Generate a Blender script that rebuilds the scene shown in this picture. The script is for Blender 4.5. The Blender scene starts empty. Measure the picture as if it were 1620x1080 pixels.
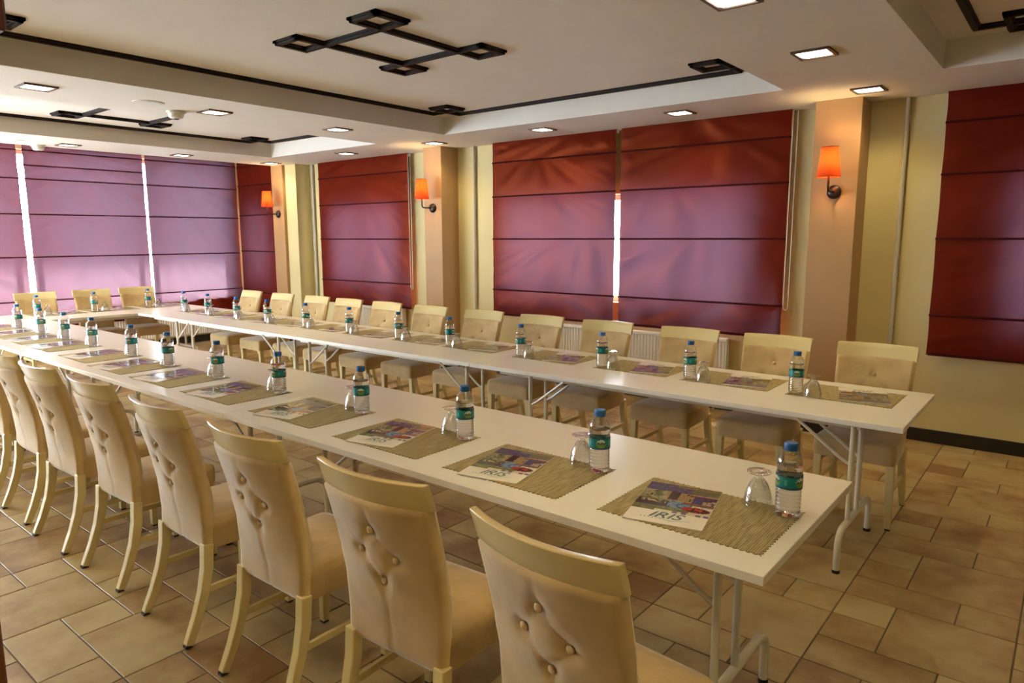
import bpy, bmesh, math, random
from mathutils import Vector, Matrix, noise

random.seed(7)
S = bpy.context.scene
C = S.collection
PI = math.pi
R = math.radians

# ------------------------------------------------------------------ camera
F_PX, YAW, PITCH, ROLL, CAM_Z = 1097.4, R(129.151), R(-8.583), R(-0.175), 1.6246
fw = Vector((math.cos(YAW) * math.cos(PITCH), math.sin(YAW) * math.cos(PITCH), math.sin(PITCH)))
rt = Vector((math.sin(YAW), -math.cos(YAW), 0))
up = rt.cross(fw)
r2 = math.cos(ROLL) * rt + math.sin(ROLL) * up
u2 = -math.sin(ROLL) * rt + math.cos(ROLL) * up
cam_data = bpy.data.cameras.new('camera')
cam_data.sensor_width = 36.0
cam_data.lens = 36.0 * F_PX / 1620.0
cam_data.clip_start = 0.05
cam = bpy.data.objects.new('camera', cam_data)
C.objects.link(cam)
cam.matrix_world = Matrix(((r2.x, u2.x, -fw.x, 0), (r2.y, u2.y, -fw.y, 0), (r2.z, u2.z, -fw.z, CAM_Z), (0, 0, 0, 1)))
S.camera = cam


def proj(x, y, z):
    d = Vector((x, y, z - CAM_Z))
    w = d.dot(fw)
    if w < 0.05:
        return None
    return 810 + F_PX * d.dot(r2) / w, 540 - F_PX * d.dot(u2) / w


# ------------------------------------------------------------------ world, sun, exposure
SKY = 27.0
SUN = 110.0
LAMP = 7.0
SPOT = 42.0
world = bpy.data.worlds.new('sky')
S.world = world
world.use_nodes = True
bg = world.node_tree.nodes['Background']
bg.inputs[0].default_value = (0.82, 0.94, 1.08, 1)
bg.inputs[1].default_value = SKY

sun_data = bpy.data.lights.new('sun', 'SUN')
sun_data.energy = SUN
sun_data.angle = R(6)
sun_data.color = (1.0, 0.93, 0.85)
sun = bpy.data.objects.new('sun', sun_data)
C.objects.link(sun)
sun.rotation_euler = Vector((math.cos(R(42)), -0.25, -math.sin(R(42)))).to_track_quat('-Z', 'Y').to_euler()

S.view_settings.view_transform = 'Standard'
S.view_settings.look = 'None'
S.view_settings.gamma = 1.0
S.view_settings.use_curve_mapping = False
S.view_settings.exposure = 0.0

# ------------------------------------------------------------------ dimensions
ZS, ZC = 2.672, 2.845            # lowered ceiling, raised ceiling
WY, LX = 6.234, -10.69           # window wall, far wall
RX, FY = 3.2, -1.7               # walls behind the photographer
PY = 5.945                       # pillar fronts


# ------------------------------------------------------------------ materials
def M(name, col, rough=0.5, spec=0.5, metal=0.0, sheen=0.0):
    m = bpy.data.materials.new(name)
    m.use_nodes = True
    b = m.node_tree.nodes['Principled BSDF']
    b.inputs['Base Color'].default_value = (*col, 1)
    b.inputs['Roughness'].default_value = rough
    b.inputs['Specular IOR Level'].default_value = spec
    b.inputs['Metallic'].default_value = metal
    if sheen:
        b.inputs['Sheen Weight'].default_value = sheen
        b.inputs['Sheen Roughness'].default_value = 0.4
    return m


def nd(m, t, **kw):
    n = m.node_tree.nodes.new(t)
    for k, v in kw.items():
        setattr(n, k, v)
    return n


def ln(m, a, b):
    m.node_tree.links.new(a, b)


def mottled(name, cols, scale, rough=0.6, bump=0.0, detail=6, coords='Object', sheen=0.0, bscale=None, spec=0.4, stretch=None):
    """Base colour from a noise through a colour ramp, with optional fine relief."""
    m = M(name, cols[0], rough, spec, 0, sheen)
    b = m.node_tree.nodes['Principled BSDF']
    tc = nd(m, 'ShaderNodeTexCoord')
    src = tc.outputs[coords]
    if stretch:
        mp = nd(m, 'ShaderNodeMapping')
        mp.inputs['Scale'].default_value = stretch
        ln(m, src, mp.inputs['Vector'])
        src = mp.outputs['Vector']
    n = nd(m, 'ShaderNodeTexNoise')
    n.inputs['Scale'].default_value = scale
    n.inputs['Detail'].default_value = detail
    ln(m, src, n.inputs['Vector'])
    r = nd(m, 'ShaderNodeValToRGB')
    els = r.color_ramp.elements
    while len(els) < len(cols):
        els.new(0.5)
    for i, c in enumerate(cols):
        els[i].position = 0.28 + 0.44 * i / max(1, len(cols) - 1)
        els[i].color = (*c, 1)
    ln(m, n.outputs['Fac'], r.inputs['Fac'])
    ln(m, r.outputs['Color'], b.inputs['Base Color'])
    if bump:
        n2 = nd(m, 'ShaderNodeTexNoise')
        n2.inputs['Scale'].default_value = bscale or scale * 6
        n2.inputs['Detail'].default_value = 3
        ln(m, src, n2.inputs['Vector'])
        bp = nd(m, 'ShaderNodeBump')
        bp.inputs['Strength'].default_value = bump
        bp.inputs['Distance'].default_value = 0.01
        ln(m, n2.outputs['Fac'], bp.inputs['Height'])
        ln(m, bp.outputs['Normal'], b.inputs['Normal'])
    return m


def printed(name, rough=0.35, spec=0.5):
    """Flat print: colour comes from the mesh's own colour attribute."""
    m = M(name, (1, 1, 1), rough, spec)
    a = nd(m, 'ShaderNodeAttribute')
    a.attribute_name = 'print'
    ln(m, a.outputs['Color'], m.node_tree.nodes['Principled BSDF'].inputs['Base Color'])
    return m


def clear(name, tint, gloss_min=0.03, gloss_max=0.75, rough=0.02):
    """Thin clear wall: see-through face on, shiny at grazing angles."""
    m = bpy.data.materials.new(name)
    m.use_nodes = True
    nt = m.node_tree
    nt.nodes.remove(nt.nodes['Principled BSDF'])
    out = nt.nodes['Material Output']
    t = nd(m, 'ShaderNodeBsdfTransparent')
    t.inputs['Color'].default_value = (*tint, 1)
    g = nd(m, 'ShaderNodeBsdfGlossy')
    g.inputs['Roughness'].default_value = rough
    g.inputs['Color'].default_value = (0.95, 0.95, 0.95, 1)
    lw = nd(m, 'ShaderNodeLayerWeight')
    lw.inputs['Blend'].default_value = 0.35
    mr = nd(m, 'ShaderNodeMapRange')
    mr.inputs['To Min'].default_value = gloss_min
    mr.inputs['To Max'].default_value = gloss_max
    ln(m, lw.outputs['Facing'], mr.inputs['Value'])
    mx = nd(m, 'ShaderNodeMixShader')
    ln(m, mr.outputs['Result'], mx.inputs[0])
    ln(m, t.outputs[0], mx.inputs[1])
    ln(m, g.outputs[0], mx.inputs[2])
    ln(m, mx.outputs[0], out.inputs['Surface'])
    return m


def cloth_material(name, refl, trans, tfac, gloss_col, gloss=0.10, rough=0.42):
    m = bpy.data.materials.new(name)
    m.use_nodes = True
    nt = m.node_tree
    nt.nodes.remove(nt.nodes['Principled BSDF'])
    out = nt.nodes['Material Output']
    tc = nd(m, 'ShaderNodeTexCoord')
    n = nd(m, 'ShaderNodeTexNoise')
    n.inputs['Scale'].default_value = 3.0
    n.inputs['Detail'].default_value = 5
    ln(m, tc.outputs['Object'], n.inputs['Vector'])
    d = nd(m, 'ShaderNodeBsdfDiffuse')
    mixc = nd(m, 'ShaderNodeMix', data_type='RGBA')
    mixc.inputs[6].default_value = (*[c * 0.8 for c in refl], 1)
    mixc.inputs[7].default_value = (*[c * 1.2 for c in refl], 1)
    ln(m, n.outputs['Fac'], mixc.inputs[0])
    ln(m, mixc.outputs[2], d.inputs['Color'])
    t = nd(m, 'ShaderNodeBsdfTranslucent')
    t.inputs['Color'].default_value = (*trans, 1)
    m1 = nd(m, 'ShaderNodeMixShader')
    m1.inputs[0].default_value = tfac
    ln(m, d.outputs[0], m1.inputs[1])
    ln(m, t.outputs[0], m1.inputs[2])
    g = nd(m, 'ShaderNodeBsdfGlossy')
    g.inputs['Roughness'].default_value = rough
    g.inputs['Color'].default_value = (*gloss_col, 1)
    m2 = nd(m, 'ShaderNodeMixShader')
    m2.inputs[0].default_value = gloss
    ln(m, m1.outputs[0], m2.inputs[1])
    ln(m, g.outputs[0], m2.inputs[2])
    ln(m, m2.outputs[0], out.inputs['Surface'])
    return m


def glow(name, col, strength):
    m = bpy.data.materials.new(name)
    m.use_nodes = True
    nt = m.node_tree
    nt.nodes.remove(nt.nodes['Principled BSDF'])
    e = nd(m, 'ShaderNodeEmission')
    e.inputs['Color'].default_value = (*col, 1)
    e.inputs['Strength'].default_value = strength
    ln(m, e.outputs[0], nt.nodes['Material Output'].inputs['Surface'])
    return m


def tile_material(name, per_object):
    m = M(name, (0.4, 0.28, 0.17), 0.38, 0.45)
    b = m.node_tree.nodes['Principled BSDF']
    geo = nd(m, 'ShaderNodeNewGeometry')
    if per_object:
        rnd = nd(m, 'ShaderNodeObjectInfo').outputs['Random']
    else:
        a = nd(m, 'ShaderNodeAttribute')
        a.attribute_name = 'print'
        rnd = a.outputs['Fac']
    add = nd(m, 'ShaderNodeVectorMath', operation='SCALE')
    comb = nd(m, 'ShaderNodeCombineXYZ')
    ln(m, rnd, comb.inputs[0])
    ln(m, rnd, comb.inputs[1])
    ln(m, rnd, comb.inputs[2])
    ln(m, comb.outputs[0], add.inputs[0])
    add.inputs['Scale'].default_value = 37.0
    off = nd(m, 'ShaderNodeVectorMath', operation='ADD')
    ln(m, geo.outputs['Position'], off.inputs[0])
    ln(m, add.outputs[0], off.inputs[1])
    n = nd(m, 'ShaderNodeTexNoise')
    n.inputs['Scale'].default_value = 3.4
    n.inputs['Detail'].default_value = 7
    n.inputs['Roughness'].default_value = 0.6
    ln(m, off.outputs[0], n.inputs['Vector'])
    r = nd(m, 'ShaderNodeValToRGB')
    cols = [(0.23, 0.118, 0.045), (0.325, 0.208, 0.088), (0.395, 0.285, 0.132), (0.46, 0.36, 0.185)]
    els = r.color_ramp.elements
    while len(els) < 4:
        els.new(0.5)
    for i, c in enumerate(cols):
        els[i].position = (0.30, 0.43, 0.54, 0.70)[i]
        els[i].color = (*c, 1)
    sh = nd(m, 'ShaderNodeMath', operation='MULTIPLY_ADD')
    ln(m, rnd, sh.inputs[0])
    sh.inputs[1].default_value = 0.22
    sm = nd(m, 'ShaderNodeMath', operation='SUBTRACT')
    ln(m, n.outputs['Fac'], sm.inputs[0])
    sm.inputs[1].default_value = 0.11
    ln(m, sm.outputs[0], sh.inputs[2])
    ln(m, sh.outputs[0], r.inputs['Fac'])
    ln(m, r.outputs['Color'], b.inputs['Base Color'])
    n2 = nd(m, 'ShaderNodeTexNoise')
    n2.inputs['Scale'].default_value = 22
    n2.inputs['Detail'].default_value = 4
    ln(m, off.outputs[0], n2.inputs['Vector'])
    bp = nd(m, 'ShaderNodeBump')
    bp.inputs['Strength'].default_value = 0.25
    bp.inputs['Distance'].default_value = 0.006
    ln(m, n2.outputs['Fac'], bp.inputs['Height'])
    ln(m, bp.outputs['Normal'], b.inputs['Normal'])
    return m


def weave_material(name):
    m = M(name, (0.3, 0.22, 0.1), 0.6, 0.3)
    b = m.node_tree.nodes['Principled BSDF']
    tc = nd(m, 'ShaderNodeTexCoord')
    cols = []
    for rot, sc in ((0, 42.0), (PI / 2, 42.0)):
        mp = nd(m, 'ShaderNodeMapping')
        mp.inputs['Rotation'].default_value = (0, 0, rot)
        ln(m, tc.outputs['Object'], mp.inputs['Vector'])
        w = nd(m, 'ShaderNodeTexWave')
        w.inputs['Scale'].default_value = sc
        w.inputs['Distortion'].default_value = 0.6
        ln(m, mp.outputs['Vector'], w.inputs['Vector'])
        cols.append(w.outputs['Fac'])
    mp = nd(m, 'ShaderNodeMapping')
    mp.inputs['Scale'].default_value = (110, 14, 1)
    ln(m, tc.outputs['Object'], mp.inputs['Vector'])
    st = nd(m, 'ShaderNodeTexNoise')
    st.inputs['Scale'].default_value = 1.0
    st.inputs['Detail'].default_value = 2
    ln(m, mp.outputs['Vector'], st.inputs['Vector'])
    mul = nd(m, 'ShaderNodeMath', operation='MULTIPLY')
    ln(m, cols[0], mul.inputs[0])
    ln(m, cols[1], mul.inputs[1])
    ad = nd(m, 'ShaderNodeMath', operation='MULTIPLY_ADD')
    ln(m, mul.outputs[0], ad.inputs[0])
    ad.inputs[1].default_value = 0.8
    ln(m, st.outputs['Fac'], ad.inputs[2])
    r = nd(m, 'ShaderNodeValToRGB')
    r.color_ramp.elements[0].position = 0.3
    r.color_ramp.elements[0].color = (0.13, 0.092, 0.030, 1)
    r.color_ramp.elements[1].position = 1.0
    r.color_ramp.elements[1].color = (0.50, 0.40, 0.185, 1)
    ln(m, ad.outputs[0], r.inputs['Fac'])
    ln(m, r.outputs['Color'], b.inputs['Base Color'])
    bp = nd(m, 'ShaderNodeBump')
    bp.inputs['Strength'].default_value = 0.5
    bp.inputs['Distance'].default_value = 0.002
    ln(m, mul.outputs[0], bp.inputs['Height'])
    ln(m, bp.outputs['Normal'], b.inputs['Normal'])
    return m


MT = {
    'ceiling': mottled('ceiling_paint', [(0.74, 0.70, 0.64), (0.78, 0.74, 0.68)], 2.5, 0.75, 0.05, bscale=60),
    'wall': mottled('wall_paint', [(0.62, 0.535, 0.275), (0.67, 0.58, 0.31)], 2.0, 0.7, 0.06, bscale=70),
    'pillar': mottled('pillar_paint', [(0.39, 0.232, 0.100), (0.43, 0.26, 0.115)], 2.0, 0.55, 0.05, bscale=70),
    'grout': mottled('grout', [(0.12, 0.085, 0.052), (0.17, 0.12, 0.075)], 9, 0.9),
    'tile': tile_material('terracotta_tile', True),
    'tile_far': tile_material('terracotta_tile_far', False),
    'baseboard': M('baseboard_black', (0.012, 0.010, 0.010), 0.35),
    'wenge': mottled('dark_wood', [(0.010, 0.006, 0.005), (0.020, 0.012, 0.009)], 30, 0.6, 0.1, spec=0.2, stretch=(1, 1, 1)),
    'redwood': mottled('red_brown_wood', [(0.10, 0.030, 0.014), (0.19, 0.062, 0.026)], 9, 0.35, 0.08, stretch=(6, 6, 0.8)),
    'bronze': M('bronze_frame', (0.10, 0.062, 0.042), 0.4, 0.5, 0.3),
    'lamp': glow('lamp_diffuser', (1.0, 0.90, 0.72), LAMP),
    'laminate': mottled('white_laminate', [(0.82, 0.79, 0.73), (0.86, 0.83, 0.77)], 1.5, 0.26, spec=0.5),
    'laminate_edge': M('laminate_edge', (0.80, 0.76, 0.68), 0.3),
    'steel': M('cream_steel', (0.70, 0.65, 0.54), 0.28, 0.5),
    'rubber': M('black_rubber', (0.015, 0.013, 0.012), 0.6),
    'velvet': mottled('beige_velvet', [(0.40, 0.265, 0.108), (0.52, 0.358, 0.158), (0.58, 0.41, 0.195)], 5.0, 0.72, 0.15, sheen=0.55, bscale=45),
    'button': M('velvet_button', (0.54, 0.38, 0.19), 0.6, 0.3, 0, 0.5),
    'cream': mottled('cream_lacquer', [(0.64, 0.515, 0.24), (0.68, 0.555, 0.275)], 3, 0.22, spec=0.55),
    'mat': weave_material('woven_vinyl'),
    'paper': M('white_card', (0.85, 0.80, 0.72), 0.25),
    'cover': printed('brochure_print', 0.18),
    'ink': M('green_ink', (0.015, 0.075, 0.065), 0.3),
    'ink_light': M('pale_green_ink', (0.20, 0.42, 0.36), 0.3),
    'label': printed('bottle_label', 0.3),
    'cap': M('blue_cap', (0.008, 0.11, 0.36), 0.4),
    'pet': clear('clear_bottle', (0.97, 0.98, 0.98), 0.03, 0.55),
    'goblet': clear('clear_glass', (0.96, 0.965, 0.97), 0.04, 0.8),
    'pane': clear('window_glass', (0.97, 0.98, 0.98), 0.03, 0.5),
    'pvc': M('white_frame', (0.75, 0.75, 0.75), 0.35),
    'radiator': M('radiator_enamel', (0.80, 0.76, 0.66), 0.3),
    'pipe': M('pipe_paint', (0.50, 0.47, 0.39), 0.45),
    'blind': cloth_material('rust_blind_cloth', (0.105, 0.009, 0.004), (0.40, 0.25, 0.37), 0.030, (0.75, 0.17, 0.06), 0.045),
    'blind_pale': cloth_material('pale_rust_blind_cloth', (0.15, 0.014, 0.006), (0.60, 0.41, 0.555), 0.036, (0.75, 0.17, 0.06), 0.045),  # paler colour mix, used only on the end wall blinds
    'rod': M('blind_rod_cloth', (0.05, 0.006, 0.006), 0.9, 0.1),
    'cord': M('white_cord', (0.8, 0.8, 0.78), 0.5),
    'shade': cloth_material('orange_shade', (0.50, 0.06, 0.012), (0.62, 0.080, 0.013), 0.055, (0.8, 0.5, 0.3), 0.03),
    'iron': M('dark_bronze', (0.022, 0.015, 0.012), 0.35, 0.5, 0.4),
    'bulb': glow('sconce_bulb', (1.0, 0.74, 0.31), 280.0),
    'plastic': M('white_plastic', (0.72, 0.69, 0.60), 0.4),
    'grille': mottled('speaker_grille', [(0.66, 0.65, 0.62), (0.70, 0.69, 0.66)], 200, 0.6),
    'overhang_grey': M('added_overhang_grey', (0.55, 0.53, 0.5), 0.8),  # only for the overhang added outside to block sun
}
water = M('water', (1, 1, 1), 0.0, 0.5)
wb = water.node_tree.nodes['Principled BSDF']
wb.inputs['Transmission Weight'].default_value = 1.0
wb.inputs['IOR'].default_value = 1.33
MT['water'] = water


# ------------------------------------------------------------------ mesh helpers
class MB:
    def __init__(self):
        self.v, self.f, self.c = [], [], []

    def add(self, verts, faces, col=None):
        o = len(self.v)
        self.v += [tuple(p) for p in verts]
        for f in faces:
            self.f.append(tuple(i + o for i in f))
            self.c.append(col)
        return self

    def box(self, x0, x1, y0, y1, z0, z1, col=None):
        x0, x1 = min(x0, x1), max(x0, x1)
        y0, y1 = min(y0, y1), max(y0, y1)
        z0, z1 = min(z0, z1), max(z0, z1)
        return self.add([(x0, y0, z0), (x1, y0, z0), (x1, y1, z0), (x0, y1, z0), (x0, y0, z1), (x1, y0, z1), (x1, y1, z1), (x0, y1, z1)],
                        [(3, 2, 1, 0), (4, 5, 6, 7), (0, 1, 5, 4), (1, 2, 6, 5), (2, 3, 7, 6), (3, 0, 4, 7)], col)

    def prism(self, pts, z0, z1):
        n = len(pts)
        v = [(x, y, z0) for x, y in pts] + [(x, y, z1) for x, y in pts]
        f = [tuple(range(n - 1, -1, -1)), tuple(range(n, 2 * n))]
        f += [(i, (i + 1) % n, (i + 1) % n + n, i + n) for i in range(n)]
        return self.add(v, f)

    def lathe(self, prof, seg=24, cx=0, cy=0, cz=0, capb=True, capt=True):
        v, f = [], []
        for r, z in prof:
            for k in range(seg):
                a = 2 * PI * k / seg
                v.append((cx + r * math.cos(a), cy + r * math.sin(a), cz + z))
        for i in range(len(prof) - 1):
            for k in range(seg):
                k2 = (k + 1) % seg
                f.append((i * seg + k, i * seg + k2, (i + 1) * seg + k2, (i + 1) * seg + k))
        if capb:
            f.append(tuple(range(seg - 1, -1, -1)))
        if capt:
            o = (len(prof) - 1) * seg
            f.append(tuple(range(o, o + seg)))
        return self.add(v, f)

    def sweep(self, path, shape, scales=None, cap=True, upv=(0, 0, 1)):
        """Sweep a closed 2-D outline along a path."""
        n = len(shape)
        pts = [Vector(p) for p in path]
        v, f = [], []
        upv = Vector(upv)
        side = None
        for i, p in enumerate(pts):
            t = (pts[min(i + 1, len(pts) - 1)] - pts[max(i - 1, 0)]).normalized()
            if side is None:
                side = t.cross(upv)
                if side.length < 1e-3:
                    side = t.cross(Vector((1, 0, 0)))
            side = (side - t * side.dot(t)).normalized()
            w = side.cross(t)
            s = scales[i] if scales else 1.0
            for a, b in shape:
                v.append(p + side * a * s + w * b * s)
        for i in range(len(pts) - 1):
            for k in range(n):
                k2 = (k + 1) % n
                f.append((i * n + k, i * n + k2, (i + 1) * n + k2, (i + 1) * n + k))
        if cap:
            f.append(tuple(range(n - 1, -1, -1)))
            o = (len(pts) - 1) * n
            f.append(tuple(range(o, o + n)))
        return self.add(v, f)

    def tube(self, path, r, seg=10, cap=True):
        return self.sweep(path, [(r * math.cos(2 * PI * k / seg), r * math.sin(2 * PI * k / seg)) for k in range(seg)], None, cap)

    def mesh(self, name, mat, smooth=False, bevel=0.0, bseg=1, auto=None):
        me = bpy.data.meshes.new(name)
        me.from_pydata(self.v, [], self.f)
        if any(c is not None for c in self.c):
            at = me.attributes.new('print', 'FLOAT_COLOR', 'CORNER')
            buf = []
            for f, c in zip(self.f, self.c):
                c = c or (1, 1, 1)
                for _ in f:
                    buf += [c[0], c[1], c[2], 1.0]
            at.data.foreach_set('color', buf)
        bm = bmesh.new()
        bm.from_mesh(me)
        bmesh.ops.recalc_face_normals(bm, faces=bm.faces)
        if bevel:
            es = [e for e in bm.edges if len(e.link_faces) == 2 and e.calc_face_angle(0) > 0.5]
            bmesh.ops.bevel(bm, geom=es, offset=bevel, segments=bseg, profile=0.6, affect='EDGES', clamp_overlap=True)
        bm.to_mesh(me)
        bm.free()
        if smooth:
            me.polygons.foreach_set('use_smooth', [True] * len(me.polygons))
            if auto:
                me.set_sharp_from_angle(angle=R(auto))
        me.materials.append(MT[mat] if isinstance(mat, str) else mat)
        return me

    def build(self, name, mat, parent=None, **kw):
        return link(name, self.mesh(name, mat, **kw), parent)


def link(name, data, parent=None):
    o = bpy.data.objects.new(name, data)
    C.objects.link(o)
    if parent:
        o.parent = parent
    return o


def tag(o, label=None, cat=None, group=None, kind=None):
    if label:
        o['label'] = label
    if cat:
        o['category'] = cat
    if group:
        o['group'] = group
    if kind:
        o['kind'] = kind
    return o


def empty(name, loc=(0, 0, 0), rz=0):
    o = bpy.data.objects.new(name, None)
    C.objects.link(o)
    o.empty_display_size = 0.1
    o.location = loc
    o.rotation_euler = (0, 0, rz)
    return o


def copy_tree(o, parent=None):
    c = o.copy()
    C.objects.link(c)
    c.parent = parent
    for ch in list(KIDS.get(o.name, [])):
        k = copy_tree(ch, c)
    return c


KIDS = {}


def index_children():
    KIDS.clear()
    for o in bpy.data.objects:
        if o.parent:
            KIDS.setdefault(o.parent.name, []).append(o)


def struct(o, label=None, cat=None):
    return tag(o, label, cat, None, 'structure')


# ================================================================== SETTING
# ---- floor: grout bed and individually laid tiles (three sizes on a square grid)
U, TX0, TY0 = 0.2145, -0.70, 0.71
floor_mb = MB().box(LX - 0.25, RX + 0.2, FY - 0.2, WY + 0.25, -0.15, -0.0035)
floor = struct(floor_mb.build('floor', 'grout'), 'terracotta and beige stone tile floor laid in mixed sizes', 'floor')
tile_meshes = {}
for (w, h) in ((1, 1), (2, 1), (2, 2)):
    g = 0.0033
    tile_meshes[(w, h)] = MB().box(-w * U / 2 + g, w * U / 2 - g, -h * U / 2 + g, h * U / 2 - g, -0.012, 0.0).mesh('tile', 'tile', bevel=0.0014)
cells = []
for k in range(-7, 17):
    xr = TX0 + U * 3 - 3 * U * k              # right edge of this column
    xl = xr - 3 * U
    off = 1 if k % 2 == 0 else 0
    for j in range(-5, 10):
        y0 = TY0 + U * (3 * j + off)
        cells.append((xl + 2 * U, y0 + U, 2, 2))
        cells.append((xl + U / 2, y0 + U / 2, 1, 1))
        cells.append((xl + U / 2, y0 + 1.5 * U, 1, 1))
        cells.append((xl + U, y0 + 2.5 * U, 2, 1))
        cells.append((xl + 2.5 * U, y0 + 2.5 * U, 1, 1))


def clip_cell(c):
    x0, x1 = c[0] - c[2] * U / 2, c[0] + c[2] * U / 2
    y0, y1 = c[1] - c[3] * U / 2, c[1] + c[3] * U / 2
    cx0, cx1, cy0, cy1 = max(x0, LX + 0.001), min(x1, RX), max(y0, FY), min(y1, WY)
    if cx1 - cx0 < 0.02 or cy1 - cy0 < 0.02:
        return None
    return cx0, cx1, cy0, cy1, (cx0 == x0 and cx1 == x1 and cy0 == y0 and cy1 == y1)


ranked = []
rest = []
for c in cells:
    q = clip_cell(c)
    if not q:
        continue
    ps = [proj(x, y, 0) for x in q[:2] for y in q[2:4]]
    area = 0
    if q[4] and all(ps):
        xs, ys = [p[0] for p in ps], [p[1] for p in ps]
        inx = min(1620, max(xs)) - max(0, min(xs))
        iny = min(1080, max(ys)) - max(0, min(ys))
        if inx > 0 and iny > 0:
            area = inx * iny
    (ranked if area > 0 else rest).append((area, c, q))
ranked.sort(key=lambda t: -t[0])
rest += ranked[300:]
for a, c, q in ranked[:300]:
    t = link('tile', tile_meshes[(c[2], c[3])], floor)
    t.location = (c[0], c[1], random.uniform(-0.0006, 0.0004))
tb = MB()
for a, c, q in rest:
    rv = random.random()
    g = 0.0033
    tb.box(q[0] + g, q[1] - g, q[2] + g, q[3] - g, -0.012, 0.0, (rv, rv, rv))
tag(tb.build('tile_field', 'tile_far', floor), kind='stuff')

# ---- ceiling: lowered frame with three raised fields
COVES = [(-8.443, -6.31, 0.97, 5.327), (-5.229, -1.78, 0.97, 5.327), (-0.785, 2.6, 0.97, 5.327)]
cl = MB()
cl.box(LX - 0.25, RX + 0.2, FY - 0.2, WY + 0.25, ZC, ZC + 0.15)
sx = [-9.42]
for c in COVES:
    sx += [c[0], c[1]]
sx.append(RX + 0.2)
for i in range(0, len(sx), 2):
    cl.box(sx[i], sx[i + 1], 0.97, 5.327, ZS, ZC)
cl.box(-9.42, RX + 0.2, FY - 0.2, 0.97, ZS, ZC)
cl.box(-9.42, RX + 0.2, 5.327, WY + 0.25, ZS, ZC)
ceiling = struct(cl.build('ceiling', 'ceiling'), 'white plaster ceiling with raised rectangular fields', 'ceiling')


# ---- walls with window openings
def wall_with_openings(name, axis, a0, a1, p0, p1, z1, opens, mat, label):
    mb = MB()

    def bx(u0, u1, zz0, zz1):
        if u1 - u0 < 1e-4 or zz1 - zz0 < 1e-4:
            return
        if axis == 'x':
            mb.box(u0, u1, p0, p1, zz0, zz1)
        else:
            mb.box(p0, p1, u0, u1, zz0, zz1)
    u = a0
    for (o0, o1, z0, z2) in sorted(opens):
        bx(u, o0, -0.02, z1)
        bx(o0, o1, -0.02, z0)
        bx(o0, o1, z2, z1)
        u = o1
    bx(u, a1, -0.02, z1)
    return struct(mb.build(name, mat), label, 'wall')


OP_BACK = [(-10.38, -9.75, 0.95, 2.05), (-8.36, -6.90, 0.95, 2.05), (-5.16, -2.27, 0.95, 2.05), (-0.38, 1.3, 0.95, 2.05)]
OP_LEFT = [(-1.55, 1.28, 0.06, 2.78), (1.50, 5.90, 0.55, 2.76)]
OP_FRONT = [(-10.4, -8.2, 0.06, 2.58)]
wall_with_openings('wall_back', 'x', LX - 0.25, RX + 0.2, WY, WY + 0.25, ZC, OP_BACK, 'wall', 'pale yellow window wall with wide blinds and pillars')
wall_with_openings('wall_left', 'y', FY - 0.2, WY, LX - 0.25, LX, ZC, OP_LEFT, 'wall', 'pale yellow end wall behind tall glowing blinds')
wall_with_openings('wall_front', 'x', LX - 0.25, RX + 0.2, FY - 0.2, FY, ZC, OP_FRONT, 'wall', 'pale yellow wall with glazed doors')
wall_with_openings('wall_right', 'y', FY, WY, RX, RX + 0.2, ZC, [], 'wall', 'pale yellow plain end wall')


def window(n, axis, o, p, bars=(), glazed_door=False):
    """Frame, bars and panes filling one wall opening; p is the mid depth of the frame."""
    u0, u1, z0, z1 = o
    root = struct(empty('window_%d' % n), 'white framed window' if not glazed_door else 'white framed glazed door', 'window')

    def bx(a, b, c, d, t, nm, mt):
        mb = MB()
        if axis == 'x':
            mb.box(a, b, p - t, p + t, c, d)
        else:
            mb.box(p - t, p + t, a, b, c, d)
        mb.build(nm, mt, root)
    w = 0.055
    bx(u0, u1, z0, z0 + w, 0.03, 'frame_bottom', 'pvc')
    bx(u0, u1, z1 - w, z1, 0.03, 'frame_top', 'pvc')
    bx(u0, u0 + w, z0 + w, z1 - w, 0.03, 'frame_side', 'pvc')
    bx(u1 - w, u1, z0 + w, z1 - w, 0.03, 'frame_side', 'pvc')
    mull = len(bars)
    edges = [u0 + w] + list(bars) + [u1 - w]
    for k in range(mull):
        m = edges[k + 1]
        bx(m - 0.03, m + 0.03, z0 + w, z1 - w, 0.028, 'mullion', 'pvc')
    for k in range(mull + 1):
        bx(edges[k] + (0.03 if k else 0), edges[k + 1] - (0.03 if k < mull else 0), z0 + w, z1 - w, 0.004, 'pane', 'pane')
    return root


nw = 1
for o in OP_BACK:
    window(nw, 'x', o, WY + 0.14, {0: (), 1: (-7.63,), 2: (-4.45, -3.92, -3.61, -2.95), 3: (0.5,)}[OP_BACK.index(o)])
    nw += 1
for o in OP_LEFT:
    window(nw, 'y', o, LX - 0.14, (2.25, 3.03, 3.27, 4.55, 4.76) if o[0] > 1 else (-0.3,))
    nw += 1
for o in OP_FRONT:
    window(nw, 'x', o, FY - 0.1, ((o[0] + o[1]) / 2,), True)
    nw += 1

# unseen slab added to keep the sun off the upper end wall blinds
struct(MB().box(LX - 1.75, LX - 0.25, -2.5, 7.2, 2.86, 3.02).build('added_overhang', 'overhang_grey'), 'added overhang keeping sun off the upper end wall blinds', 'added overhang')

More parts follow.
